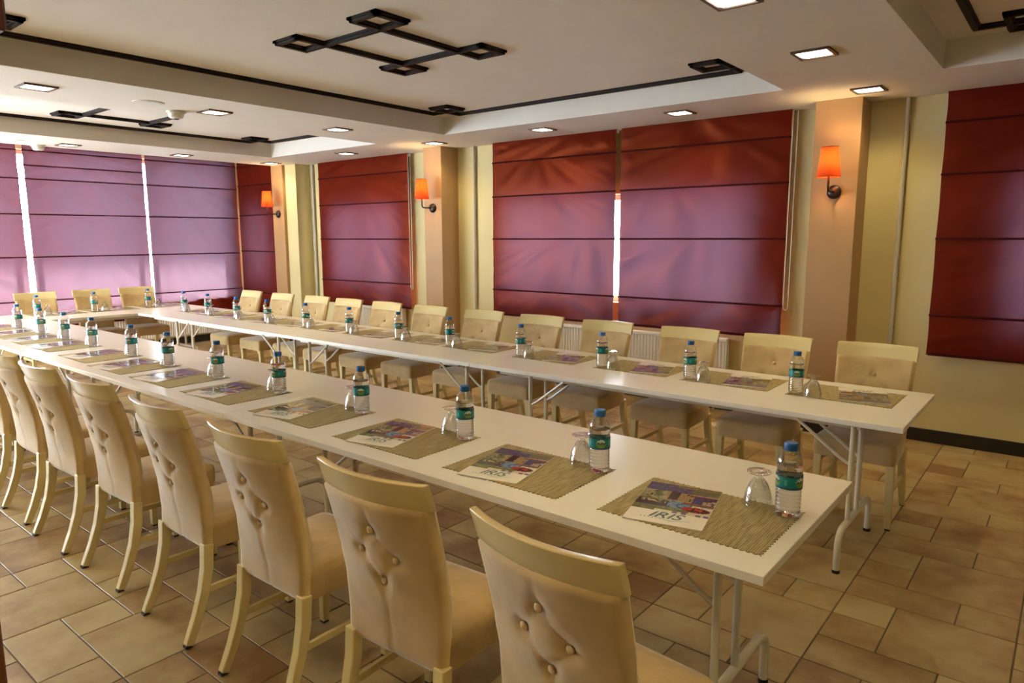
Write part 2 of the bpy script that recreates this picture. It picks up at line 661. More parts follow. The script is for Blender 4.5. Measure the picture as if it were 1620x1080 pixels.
# ---- pillars
PILLARS = [(-1.735, -1.389), (-6.20, -5.905)]
for x0, x1 in PILLARS:
    mb = MB().box(x0, x1, PY, WY, 0, ZS)
    struct(mb.build('pillar', 'pillar', bevel=0.004), 'peach painted wall pillar carrying a sconce', 'pillar')
mb = MB().box(-9.46, -9.17, PY, WY, 0, ZS)
struct(mb.build('pillar', 'pillar', bevel=0.004), 'peach painted wall pillar beside the corner blind', 'pillar')
mb = MB().box(-9.17, -8.90, 5.99, WY, 0, ZS)
struct(mb.build('pillar', 'wall', bevel=0.004), 'pale yellow wall projection next to the corner pillar', 'pillar')

# ---- baseboards
bb = 0.105


def board(name, segs, label):
    mb = MB()
    for s in segs:
        mb.box(*s, 0.0, bb)
    struct(mb.build(name, 'baseboard', bevel=0.003), label, 'baseboard')


t = 0.014
xs = [LX + t, -9.46, -8.90, -6.20, -5.905, -1.735, -1.389, RX]
segs = [(xs[0], xs[1], WY - t, WY), (xs[2], xs[3], WY - t, WY), (xs[4], xs[5], WY - t, WY), (xs[6], xs[7], WY - t, WY)]
for x0, x1, y in ((-9.46, -9.17, PY), (-9.17 + t, -8.90, 5.99), (-6.20, -5.905, PY), (-1.735, -1.389, PY)):
    segs.append((x0, x1, y - t, y))
for x, y in ((-8.90, 5.99), (-5.905, PY), (-1.389, PY), (-9.17, PY)):
    segs.append((x, x + t, y - t, WY - t if x != -9.17 else 5.99 - t))
for x in (-9.46, -6.20, -1.735):
    segs.append((x - t, x, PY - t, WY - t))
board('baseboard_back', segs, 'black skirting board along the window wall')
board('baseboard_left', [(LX, LX + t, FY, WY - t)], 'black skirting board along the end wall')
board('baseboard_right', [(RX - t, RX, FY, WY - t)], 'black skirting board along the plain wall')

# ---- ceiling mouldings: notched frames with little squares at the corners
BW, BT = 0.024, 0.028
TR = [1]
ORD = ['first', 'second', 'third', 'fourth', 'fifth', 'sixth', 'seventh', 'eighth', 'ninth', 'tenth', 'eleventh', 'twelfth']


def strip(root, p, q, nm='strip'):
    """One moulding strip between two plan points, stepped in section."""
    (x0, y0), (x1, y1) = p, q
    mb = MB()
    for w, zz in ((BW, BT * 0.55), (BW * 0.6, BT)):
        if abs(x1 - x0) > abs(y1 - y0):
            a, b = min(x0, x1) - w, max(x0, x1) + w
            mb.box(a, b, y0 - w, y0 + w, ZC - zz, ZC)
        else:
            a, b = min(y0, y1) - w, max(y0, y1) + w
            mb.box(x0 - w, x0 + w, a, b, ZC - zz, ZC)
    mb.build(nm, 'wenge', root)


def loop(root, x0, x1, y0, y1):
    strip(root, (x0, y0), (x1, y0))
    strip(root, (x0, y1), (x1, y1))
    strip(root, (x0, y0), (x0, y1))
    strip(root, (x1, y0), (x1, y1))


def trim(label):
    r = struct(empty('trim_%d' % TR[0], (0, 0, 0)), label, 'moulding')
    TR[0] += 1
    return r


def perimeter(x0, x1, y0, y1, n, q, where):
    r = trim('dark wood moulding frame with notched corners in the %s raised ceiling field' % where)
    strip(r, (x0, y0 + n), (x0, y1 - n))
    strip(r, (x1, y0 + n), (x1, y1 - n))
    strip(r, (x0 + n, y1), (x1 - n, y1))
    strip(r, (x0 + n, y0), (x1 - n, y0))
    for sx_, X in ((1, x0), (-1, x1)):
        for sy, Y in ((1, y0), (-1, y1)):
            strip(r, (X, Y + sy * n), (X + sx_ * n, Y + sy * n))
            strip(r, (X + sx_ * n, Y + sy * n), (X + sx_ * n, Y))
            ax, bx_ = sorted((X + sx_ * n, X + sx_ * (n + q)))
            ay, by = sorted((Y + sy * n, Y + sy * (n + q)))
            loop(r, ax, bx_, ay, by)


def centre(x0, x1, y0, y1, q, where):
    r = trim('dark wood rectangle with corner squares in the %s raised ceiling field' % where)
    loop(r, x0, x1, y0, y1)
    for X, s in ((x0, -1), (x1, 1)):
        for Y, w in ((y0, -1), (y1, 1)):
            ax, bx_ = sorted((X, X + s * q))
            ay, by = sorted((Y, Y + w * q))
            loop(r, ax, bx_, ay, by)


perimeter(-5.11, -1.90, 1.07, 5.235, 0.18, 0.20, 'middle')
centre(-3.835, -3.30, 2.845, 3.50, 0.205, 'middle')
perimeter(-8.375, -6.40, 1.10, 5.175, 0.19, 0.19, 'far')
centre(-7.80, -6.95, 2.86, 3.50, 0.20, 'far')
perimeter(-0.60, 2.42, 1.10, 5.245, 0.165, 0.19, 'near right')

# ================================================================== LIGHTS IN THE CEILING
lt = empty('ceiling_light')
a, b = 0.105, 0.087
fr = MB()
for (x0, x1, y0, y1) in ((-a, a, -a, -b), (-a, a, b, a), (-a, -b, -b, b), (b, a, -b, b)):
    fr.box(x0, x1, y0, y1, -0.012, 0.0)
fr.build('frame', 'bronze', lt)
pts = []
for cx, cy, a0 in ((1, 1, 0), (-1, 1, 90), (-1, -1, 180), (1, -1, 270)):
    for k in range(6):
        an = R(a0 + 18 * k)
        pts.append((cx * (b - 0.033) + 0.03 * math.cos(an), cy * (b - 0.033) + 0.03 * math.sin(an)))
MB().prism(pts, -0.006, -0.001).build('diffuser', 'lamp', lt)
sl = bpy.data.lights.new('lamp_beam', 'SPOT')
sl.energy = SPOT
sl.color = (1.0, 0.77, 0.37)
sl.spot_size = R(140)
sl.spot_blend = 0.9
sl.shadow_soft_size = 0.06
beam = link('lamp_beam', sl, lt)
beam.location = (0, 0, -0.012)
index_children()
LIGHTS = [(-9.04, 1.83), (-9.04, 3.125), (-9.04, 4.42), (-9.05, 5.70), (-7.30, 5.67), (-5.76, 5.70), (-4.23, 5.68), (-2.77, 5.69), (-1.295, 5.69),
          (-5.77, 1.83), (-5.77, 3.13), (-5.76, 4.38), (-1.30, 4.38), (-1.31, 3.17), (-1.31, 1.85), (0.2, 5.69), (1.7, 5.69)]
for y in (0.45,):
    LIGHTS += [(x, y) for x in (-9.04, -7.3, -5.77, -4.23, -2.77, -1.3, 0.2, 1.7)]
for i, (x, y) in enumerate(LIGHTS):
    o = lt if i == 0 else copy_tree(lt)
    o.location = (x, y, ZS)
    if abs(y - 5.69) < 0.03:
        nth = sorted([p[0] for p in LIGHTS if abs(p[1] - 5.69) < 0.03]).index(x)
        tag(o, 'square recessed ceiling light, %s from the room corner along the window wall' % ORD[nth], 'ceiling light', 'ceiling lights along the windows')
    elif y < 1:
        nth = sorted([p[0] for p in LIGHTS if p[1] < 1]).index(x)
        tag(o, 'square recessed ceiling light, %s from the end wall along the glazed door side' % ORD[nth], 'ceiling light', 'ceiling lights along the doors')
    else:
        nth = sorted([-p[1] for p in LIGHTS if abs(p[0] - x) < 0.05 and p[1] > 1]).index(-y)
        wh = 'beside the end wall blinds' if x < -8 else 'between the far and middle ceiling fields' if x < -4 else 'between the middle and near ceiling fields'
        tag(o, 'square recessed ceiling light %s, %s from the windows' % (wh, ORD[nth]), 'ceiling light', 'ceiling lights across the room')

# smoke detectors and flush speakers
for (x, y), where in (((-5.99, 2.906), 'between the middle and far ceiling fields'), ((-9.31, 2.909), 'above the glowing end wall blinds')):
    d = empty('smoke_detector', (x, y, ZS))
    tag(d, 'cream domed smoke detector on the ceiling ' + where, 'smoke detector', 'smoke detectors')
    MB().lathe([(0.075, -0.018), (0.075, 0.0)], 24).build('base', 'plastic', d, smooth=True, auto=40)
    MB().lathe([(0.030, -0.062), (0.050, -0.056), (0.058, -0.044), (0.062, -0.018)], 24).build('dome', 'plastic', d, smooth=True, auto=50)
    MB().lathe([(0.018, -0.068), (0.024, -0.062)], 12).build('sensor', 'rubber', d)
for (x, y), where in (((-5.77, 2.588), 'between the middle and far ceiling fields'), ((-9.083, 2.603), 'above the glowing end wall blinds')):
    d = empty('ceiling_speaker', (x, y, ZS))
    tag(d, 'round white flush speaker in the ceiling ' + where, 'speaker', 'ceiling speakers')
    MB().lathe([(0.098, -0.007), (0.112, -0.005), (0.115, 0.0)], 32).build('rim', 'plastic', d, smooth=True, auto=40)
    MB().lathe([(0.094, -0.0095), (0.097, -0.007)], 32).build('grille', 'grille', d)

# ================================================================== ROMAN BLINDS
rb = random.Random(3)


def blind(axis, u0, u1, p, ztop, zbot, seams, label, out=-1, chain=None, vertical=0.0, cloth='blind'):
    """Roman blind hanging from ztop to zbot at depth p; each field between two rods is a panel of its own."""
    root = empty('roman_blind', ((u0 + u1) / 2, p, 0) if axis == 'x' else (p, (u0 + u1) / 2, 0), 0 if axis == 'x' else -PI / 2)
    tag(root, label, 'blind', 'rust roman blinds')
    W = u1 - u0
    zs = [ztop] + seams + [zbot]
    ph = rb.uniform(0, 100)
    for i in range(len(zs) - 1):
        za, zb = zs[i], zs[i + 1]
        nu, nv = max(18, int(W / 0.035)), max(6, int((za - zb) / 0.03))
        V, Fc = [], []
        foc = rb.uniform(-0.3, 0.3) * W
        for j in range(nv + 1):
            tt = j / nv
            z = za + (zb - za) * tt
            sg = math.sin(PI * tt)
            for k in range(nu + 1):
                x = -W / 2 + W * k / nu
                ex = min(1.0, min(k, nu - k) / (nu * 0.06) + 0.15)
                # folds that fan out from the rod above, plus soft unevenness
                dx = x - foc
                fan = noise.noise(Vector((dx / (0.12 + 0.30 * tt) * 1.5, ph + i * 3.7, tt * 0.6)))
                soft = noise.noise(Vector((x * 2.2, z * 2.2, ph)))
                vert = noise.noise(Vector((x * 11 + tt * 1.2, ph + i, 0.3)))
                d = sg ** 0.7 * (0.014 + 0.024 * fan * (1 - vertical) + 0.018 * soft + 0.030 * vert * vertical) * ex
                pinch = 0.004 * sg * (1 if k in (0, nu) else 0)
                xx = x + (pinch if k == 0 else -pinch)
                V.append((xx, -d, z))
        for j in range(nv):
            for k in range(nu):
                q = j * (nu + 1) + k
                Fc.append((q, q + 1, q + nu + 2, q + nu + 1))
        MB().add(V, Fc).build('panel', cloth, root, smooth=True)
        if i:
            MB().sweep([(-W / 2 - 0.002, -0.004, za), (W / 2 + 0.002, -0.004, za)],
                       [(0.006 * math.cos(2 * PI * k / 8), 0.0085 * math.sin(2 * PI * k / 8)) for k in range(8)]).build('rod', 'rod', root, smooth=True, auto=50)
    MB().box(-W / 2, W / 2, 0.012, 0.045, ztop - 0.035, ztop).build('head_rail', 'pvc', root)
    MB().box(-W / 2 + 0.01, W / 2 - 0.01, -0.006, 0.006, zbot - 0.004, zbot + 0.018).build('bottom_bar', 'rod', root, bevel=0.003)
    if chain is not None:
        x = chain
        zl = zbot + 0.26
        MB().tube([(x, -0.015, ztop - 0.02), (x, -0.015, zl + 0.02), (x + 0.008, -0.015, zl), (x + 0.02, -0.015, zl - 0.008), (x + 0.032, -0.015, zl), (x + 0.04, -0.015, zl + 0.02), (x + 0.04, -0.015, ztop - 0.02)],
                  0.0035, 6).build('pull_chain', 'cord', root, smooth=True)
    return root


BS = [2.45, 2.075, 1.60, 1.02]
BY = 6.15
blind('x', -8.58, -6.69, BY, ZS, 0.70, BS, 'rust roman blind between the corner pillar and the middle pillar', chain=1.89 / 2 + 0.012)
blind('x', -5.285, -3.665, BY, ZS, 0.73, BS, 'rust roman blind next to the middle pillar, one of a pair over the wide window')
blind('x', -3.61, -1.975, BY, ZS, 0.735, BS, 'rust roman blind of the wide window, next to the pillar at the open table end', chain=1.635 / 2 + 0.012)
blind('x', -0.862, 1.45, BY, ZS, 0.71, BS, 'dark rust roman blind on bare yellow wall past the last pillar')
blind('x', -10.55, -9.50, 6.03, ZC, 0.45, [2.72, 2.43, 1.97, 1.41, 0.76], 'narrow crinkled rust roman blind in the room corner', vertical=1.0)
LS = [2.735, 2.38, 1.93, 1.38, 0.81]
blind('y', 1.35, 3.055, -10.58, ZC, 0.45, LS, 'glowing pink roman blind on the end wall, farthest from the corner', cloth='blind_pale')
blind('y', 3.118, 4.592, -10.58, ZC, 0.45, [2.735, 2.55, 2.38, 1.93, 1.38, 0.81], 'glowing pink roman blind in the middle of the end wall', cloth='blind_pale')
blind('y', 4.625, 6.02, -10.58, ZC, 0.45, LS, 'glowing pink roman blind on the end wall beside the room corner', cloth='blind_pale')

# ================================================================== RADIATORS AND PIPES


def radiator(loc, rz, w, label):
    root = empty('radiator', loc, rz)
    tag(root, label, 'radiator', 'white panel radiators')
    mb = MB()
    n = int(w / 0.035)
    V, Fc = [], []
    for k in range(n * 4 + 1):
        x = -w / 2 + w * k / (n * 4)
        d = (0.0, -0.010, -0.010, 0.0)[k % 4]
        V += [(x, d, 0.14), (x, d, 0.655)]
    for k in range(n * 4):
        Fc.append((2 * k, 2 * k + 2, 2 * k + 3, 2 * k + 1))
    mb.add(V, Fc)
    mb.box(-w / 2, w / 2, 0.002, 0.05, 0.13, 0.665)
    mb.build('ribbed_panel', 'radiator', root)
    MB().box(-w / 2 - 0.004, w / 2 + 0.004, -0.014, 0.055, 0.66, 0.69).build('top_grille', 'radiator', root, bevel=0.004)
    for s in (-1, 1):
        MB().box(s * w / 2 - 0.004, s * w / 2 + 0.004, -0.012, 0.055, 0.13, 0.66).build('side_cover', 'radiator', root)
        MB().tube([(s * (w / 2 - 0.12), 0.03, 0.0), (s * (w / 2 - 0.12), 0.03, 0.14)], 0.009, 8).build('feed_pipe', 'radiator', root)


radiator((-3.45, 6.14, 0), 0, 2.0, 'white ribbed panel radiator under the wide window blinds')
radiator((-7.55, 6.14, 0), 0, 1.4, 'white ribbed panel radiator under the blind left of the middle pillar')
radiator((-10.634, 4.75, 0), PI / 2, 2.2, 'white ribbed panel radiator under the glowing end wall blinds')
for x, where in ((-1.128, 'past the last pillar'), (-5.62, 'next to the middle pillar'), (-8.80, 'next to the corner pillar')):
    o = MB().tube([(x, WY - 0.028, 0.0), (x, WY - 0.028, ZS)], 0.0165, 12).build('heating_pipe', 'pipe', smooth=True, auto=40)
    tag(o, 'thin grey vertical heating pipe on the yellow wall ' + where, 'pipe', 'heating pipes')

# ================================================================== WALL SCONCES


def sconce(x, y, label):
    root = empty('wall_sconce', (x, y, 1.966))
    tag(root, label, 'wall lamp', 'orange shaded wall sconces')
    V = MB()
    prof = [(0.054, 0.0), (0.054, 0.012), (0.046, 0.024), (0.026, 0.032), (0.006, 0.035)]
    seg = 24
    vv, ff = [], []
    for r, d in prof:
        for k in range(seg):
            an = 2 * PI * k / seg
            vv.append((r * math.cos(an), -d, r * math.sin(an)))
    for i in range(len(prof) - 1):
        for k in range(seg):
            ff.append((i * seg + k, i * seg + (k + 1) % seg, (i + 1) * seg + (k + 1) % seg, (i + 1) * seg + k))
    ff.append(tuple(range(seg)))
    V.add(vv, ff).build('wall_plate', 'iron', root, smooth=True, auto=40)
    MB().tube([(0, -0.03, 0), (0, -0.15, 0), (0, -0.172, 0.008), (0, -0.18, 0.028), (0, -0.18, 0.155)], 0.0085, 10).build('arm', 'iron', root, smooth=True)
    MB().lathe([(0.018, 0.115), (0.020, 0.125), (0.016, 0.17)], 16, 0, -0.18, 0).build('socket', 'iron', root, smooth=True, auto=40)
    MB().lathe([(0.010, 0.165), (0.022, 0.185), (0.025, 0.215), (0.025, 0.265), (0.014, 0.290), (0.002, 0.296)], 16, 0, -0.18, 0).build('bulb', 'bulb', root, smooth=True)
    sh = MB().lathe([(0.086, 0.102), (0.060, 0.329)], 40, 0, -0.18, 0, False, False).build('shade', 'shade', root, smooth=True)
    for r, z in ((0.0865, 0.104), (0.0605, 0.327)):
        MB().tube([(r * math.cos(2 * PI * k / 32), -0.18 + r * math.sin(2 * PI * k / 32), z) for k in range(33)], 0.002, 6, False).build('rim', 'rod', sh)


sconce(-1.555, PY, 'orange shaded wall sconce on the pillar nearest the open table end')
sconce(-6.05, PY, 'orange shaded wall sconce on the middle pillar')
sconce(-9.31, PY, 'orange shaded wall sconce on the pillar beside the room corner')

# ================================================================== TABLES


def leg_frame(root, x, yc, sgn):
    """One folding leg frame across the table: two posts, an arched foot bar, two braces."""
    for py in (-0.155 + 0.07, 0.02 + 0.07 - 0.0):
        p = yc + py - 0.07
        lg = MB().tube([(x, p, 0.205), (x, p, 0.70)], 0.0135, 12).build('leg', 'steel', root, smooth=True, auto=40)
        bx0 = x + sgn * 0.27
        MB().tube([(bx0, p, 0.695), (x + sgn * 0.06, p, 0.535), (x, p, 0.50)], 0.0085, 8).build('brace', 'steel', lg, smooth=True, auto=40)
    h, rr, zt = 0.315, 0.075, 0.205
    path = [(x, yc - h, 0.012)]
    for k in range(7):
        an = PI - k * PI / 12
        path.append((x, yc - h + rr + rr * math.cos(an), zt - rr + rr * math.sin(an)))
    for k in range(7):
        an = PI / 2 - k * PI / 12
        path.append((x, yc + h - rr + rr * math.cos(an), zt - rr + rr * math.sin(an)))
    path.append((x, yc + h, 0.012))
    fb = MB().tube(path, 0.0165, 12).build('foot_bar', 'steel', root, smooth=True, auto=40)
    for s in (-1, 1):
        MB().lathe([(0.0185, 0.0), (0.0185, 0.016)], 12, x, yc + s * h, 0).build('foot_cap', 'rubber', fb, smooth=True, auto=40)


def table(x0, x1, y0, y1, frames, fy, label, rz=0):
    cx, cy = (x0 + x1) / 2, (y0 + y1) / 2
    root = empty('folding_table', (cx, cy, 0), rz)
    tag(root, label, 'table', 'white folding tables')
    if rz:
        hx, hy = (y1 - y0) / 2, (x1 - x0) / 2
    else:
        hx, hy = (x1 - x0) / 2, (y1 - y0) / 2
    g = 0.0015
    MB().box(-hx + g, hx - g, -hy + g, hy - g, 0.712, 0.74).build('tabletop', 'laminate', root, bevel=0.0015)
    for s in (-1, 1):
        MB().box(-hx + 0.2, hx - 0.2, s * (hy - 0.11) - 0.012, s * (hy - 0.11) + 0.012, 0.672, 0.713).build('rail', 'steel', root, bevel=0.003)
    for fx, sg in frames:
        leg_frame(root, fx - cx if not rz else fx, fy, sg)
    return root


NY0, NY1, FY0, FY1 = 1.738, 2.66, 3.567, 4.467
table(-3.317, -0.566, NY0, NY1, [(-0.765, -1), (-2.733, 1)], -0.115, 'white folding table at the open end of the row away from the windows')
table(-5.95, -3.319, NY0, NY1, [(-3.40, -1), (-5.22, 1)], -0.115, 'middle white folding table of the row away from the windows')
table(-8.66, -5.952, NY0, NY1, [(-6.03, -1), (-7.75, 1)], -0.115, 'white folding table of the row away from the windows, touching the cross table')
table(-3.295, -0.562, FY0, FY1, [(-0.785, -1), (-2.787, 1)], -0.242, 'white folding table at the open end of the row beside the windows')
table(-5.70, -3.297, FY0, FY1, [(-3.37, -1), (-5.29, 1)], -0.242, 'middle white folding table of the row beside the windows')
table(-8.66, -5.702, FY0, FY1, [(-5.78, -1), (-7.80, 1)], -0.242, 'white folding table of the row beside the windows, touching the cross table')
table(-9.60, -8.663, 1.74, 4.465, [(1.25, -1), (-1.25, 1)], 0.0, 'white folding cross table in front of the glowing end wall blinds', PI / 2)

# ================================================================== CHAIRS
BUT = [(0.0, 0.80), (-0.07, 0.715), (0.07, 0.715), (0.0, 0.625)]


def back_y(z):
    k = [(0.34, 0.098), (0.46, 0.098), (0.60, 0.080), (0.75, 0.040), (0.90, -0.012), (0.99, -0.045)]
    for (z0, a), (z1, b_) in zip(k, k[1:]):
        if z <= z1:
            q = max(0, (z - z0) / (z1 - z0))
            return a + (b_ - a) * q
    return k[-1][1]


def bow(s, z):
    return 0.045 * s * s * min(1, max(0, (z - 0.42) / 0.5))


def half_w(z):
    return 0.202 + 0.014 * min(1, max(0, (z - 0.38) / 0.5))


def seg_d(px, pz, ax, az, bx_, bz):
    dx, dz = bx_ - ax, bz - az
    q = max(0, min(1, ((px - ax) * dx + (pz - az) * dz) / (dx * dx + dz * dz)))
    return math.hypot(px - ax - q * dx, pz - az - q * dz)


CREASES = [(BUT[0], BUT[1]), (BUT[0], BUT[2]), (BUT[1], BUT[3]), (BUT[2], BUT[3]), (BUT[0], (0, 0.895)), (BUT[2], (0.21, 0.685)), (BUT[1], (-0.21, 0.685)), (BUT[3], (0.0, 0.36))]


def tuft(x, z):
    d = 0
    for bx_, bz in BUT:
        d += 0.0115 * math.exp(-((x - bx_) ** 2 + (z - bz) ** 2) / (2 * 0.019 ** 2))
    for i, ((ax, az), (cx, cz)) in enumerate(CREASES):
        dd = seg_d(x, z, ax, az, cx, cz)
        d += (0.0045 if i < 4 else 0.0026) * math.exp(-dd * dd / (2 * 0.006 ** 2))
    return min(d, 0.017)


def make_chair():
    root = empty('dining_chair')
    # upholstered back
    nu, nv = 36, 44
    z0, z1 = 0.365, 0.905
    V, Fc = [], []

    def pos(k, j, side):
        s = -1 + 2 * k / nu
        z = z0 + (z1 - z0) * j / nv
        if j == 0:
            z -= 0.012 * 0
        x = s * half_w(z)
        y = back_y(z) + bow(s, z)
        e = min(1.0, (1 - abs(s)) / 0.10, j / 3.0, (nv - j) / 2.0)
        e = math.sqrt(max(0, 1 - (1 - e) ** 2))
        puff = 0.010 * math.sin(PI * (k / nu)) * math.sin(PI * j / nv)
        th = 0.026 * e + puff - tuft(x, z) * (1 if e > 0.3 else 0)
        mid = y + 0.026
        return (x, mid - th if side == 0 else mid + th, z)
    for side in (0, 1):
        for j in range(nv + 1):
            for k in range(nu + 1):
                V.append(pos(k, j, side))
    n1 = (nu + 1) * (nv + 1)
    for side in (0, 1):
        for j in range(nv):
            for k in range(nu):
                q = side * n1 + j * (nu + 1) + k
                Fc.append((q, q + 1, q + nu + 2, q + nu + 1) if side == 0 else (q, q + nu + 1, q + nu + 2, q + 1))
    bdr = [k for k in range(nu + 1)] + [(j + 1) * (nu + 1) - 1 for j in range(1, nv + 1)] + [nv * (nu + 1) + k for k in range(nu - 1, -1, -1)] + [j * (nu + 1) for j in range(nv - 1, 0, -1)]
    for i in range(len(bdr)):
        p, q = bdr[i], bdr[(i + 1) % len(bdr)]
        Fc.append((p, q, q + n1, p + n1))
    back = MB().add(V, Fc).build('backrest', 'velvet', root, smooth=True)
    bm_ = MB().lathe([(0.0005, -0.0075), (0.008, -0.0055), (0.0125, 0.0), (0.008, 0.0055), (0.0005, 0.0075)], 12).mesh('button', 'button', smooth=True)
    for bx_, bz in BUT:
        for side in (0, 1):
            o = link('button', bm_, back)
            s = bx_ / half_w(bz)
            y = back_y(bz) + bow(s, bz) + 0.026
            o.location = (bx_, y - 0.0255 if side == 0 else y + 0.0255, bz)
            o.rotation_euler = (PI / 2 + 0.2, 0, 0)
    # curved lacquered top rail
    nu = 20
    V, Fc = [], []
    for k in range(nu + 1):
        s = -1 + 2 * k / nu
        for z in (0.894, 0.923, 0.952, 0.977):
            y = back_y(z) + bow(s, z)
            V.append((s * 0.219, y + 0.012, z))
        for z in (0.977, 0.952, 0.923, 0.894):
            y = back_y(z) + bow(s, z)
            V.append((s * 0.219, y + 0.036, z))
    for k in range(nu):
        for q in range(8):
            Fc.append((k * 8 + q, k * 8 + (q + 1) % 8, k * 8 + 8 + (q + 1) % 8, k * 8 + 8 + q))
    Fc.append(tuple(range(7, -1, -1)))
    Fc.append(tuple(range(nu * 8, nu * 8 + 8)))
    MB().add(V, Fc).build('top_rail', 'cream', root, smooth=True, auto=40, bevel=0.0025)
    # seat
    V, Fc = [], []
    nx, ny = 12, 14
    sb = MB()
    prof = [(0.0, 0.985, 0.375), (0.0, 1.0, 0.40), (0.0, 1.0, 0.455), (0.0, 0.985, 0.472), (0.0, 0.94, 0.484), (0, 0.80, 0.490), (0, 0.4, 0.495)]
    ring = []
    N = 48
    for (q, sc, z) in prof:
        for k in range(N):
            an = 2 * PI * k / N
            c, s = math.cos(an), math.sin(an)
            e = 0.16
            ux = math.copysign(abs(c) ** e, c)
            uy = math.copysign(abs(s) ** e, s)
            y = 0.31 + 0.195 * uy * sc
            wx = 0.205 + 0.014 * (uy * 0.5 + 0.5)
            V.append((wx * ux * sc, y, z))
    for i in range(len(prof) - 1):
        for k in range(N):
            Fc.append((i * N + k, i * N + (k + 1) % N, (i + 1) * N + (k + 1) % N, (i + 1) * N + k))
    Fc.append(tuple(range(N - 1, -1, -1)))
    Fc.append(tuple(range((len(prof) - 1) * N, len(prof) * N)))
    sb.add(V, Fc).build('seat', 'velvet', root, smooth=True, auto=60)
    # legs
    for s in (-1, 1):
        path = [(s * 0.188, 0.112, 0.40), (s * 0.189, 0.104, 0.30), (s * 0.191, 0.082, 0.20), (s * 0.193, 0.046, 0.10), (s * 0.195, 0.004, 0.008)]
        lg = MB().sweep(path, [(-0.021, -0.021), (0.021, -0.021), (0.021, 0.021), (-0.021, 0.021)], [1, 0.98, 0.92, 0.84, 0.74], True, (1, 0, 0)).build('leg', 'cream', root, bevel=0.003)
        MB().box(s * 0.195 - 0.014, s * 0.195 + 0.014, -0.012, 0.016, 0, 0.010).build('foot_glide', 'rubber', lg)
        path = [(s * 0.188, 0.468, 0.385), (s * 0.192, 0.466, 0.20), (s * 0.196, 0.462, 0.008)]
        lg = MB().sweep(path, [(-0.022, -0.022), (0.022, -0.022), (0.022, 0.022), (-0.022, 0.022)], [1, 0.87, 0.68], True, (1, 0, 0)).build('leg', 'cream', root, bevel=0.003)
        MB().box(s * 0.196 - 0.013, s * 0.196 + 0.013, 0.449, 0.475, 0, 0.010).build('foot_glide', 'rubber', lg)
        MB().box(s * 0.192 - 0.008, s * 0.192 + 0.008, 0.075, 0.455, 0.195, 0.222).build('stretcher', 'cream', root, bevel=0.002)
    return root


proto = make_chair()
index_children()
first = [True]


def chair(x, y, rz, label, group):
    o = proto if first[0] else copy_tree(proto)
    first[0] = False
    o.location = (x, y, 0)
    o.rotation_euler = (0, 0, rz)
    tag(o, label, 'chair', group)


for i, x in enumerate((-0.875, -1.498, -2.165, -2.83, -3.52, -4.147, -4.744, -5.36, -6.0, -6.62)):
    chair(x, (1.139, 1.174, 1.17, 1.17, 1.18, 1.16, 1.17, 1.17, 1.17, 1.17)[i], R((-4.6, 3.1, 0.7, -0.8, 1.7, 2, 0.5, 0, 1, 0)[i]), 'beige tufted velvet chair, %s from the open end of the row away from the windows' % ORD[i], 'chairs of the row away from the windows')
for i, x in enumerate((-0.899, -1.494, -2.108, -2.785, -3.419, -4.062, -4.728, -5.356, -5.966, -6.528, -7.188, -7.858)):
    chair(x, 4.63 + random.uniform(-0.006, 0.006), PI + R(random.uniform(-1.5, 1.5)), 'beige tufted velvet chair, %s from the open end of the row along the windows' % ORD[i], 'chairs of the row beside the windows')
for i, y in enumerate((4.02, 3.47, 2.85)):
    chair(-9.775, y, -PI / 2 + R(random.uniform(-2, 2)), 'beige tufted velvet chair at the cross table, %s from the window wall' % ORD[i], 'chairs of the cross table')

# ================================================================== PLACE SETTINGS
# ---- placemat with pinked edges
mw, mh = 0.54, 0.395
pts = []
pitch = 0.02
for (ax, ay, bx_, by) in ((-1, -1, 1, -1), (1, -1, 1, 1), (1, 1, -1, 1), (-1, 1, -1, -1)):
    L = mw if ay == by else mh
    n = int(round(L / pitch))
    for k in range(n):
        for h_, ins in ((0, 0.0), (0.5, 0.008)):
            q = (k + h_) / n
            x, y = (ax + (bx_ - ax) * q) * mw / 2, (ay + (by - ay) * q) * mh / 2
            if ay == by:
                y -= math.copysign(ins, y)
            else:
                x -= math.copysign(ins, x)
            pts.append((x, y))
mat_mesh = MB().prism(pts, 0.0, 0.003).mesh('placemat', 'mat')

# ---- brochure: card, printed cover picture, lettering
bw, bh = 0.25, 0.355


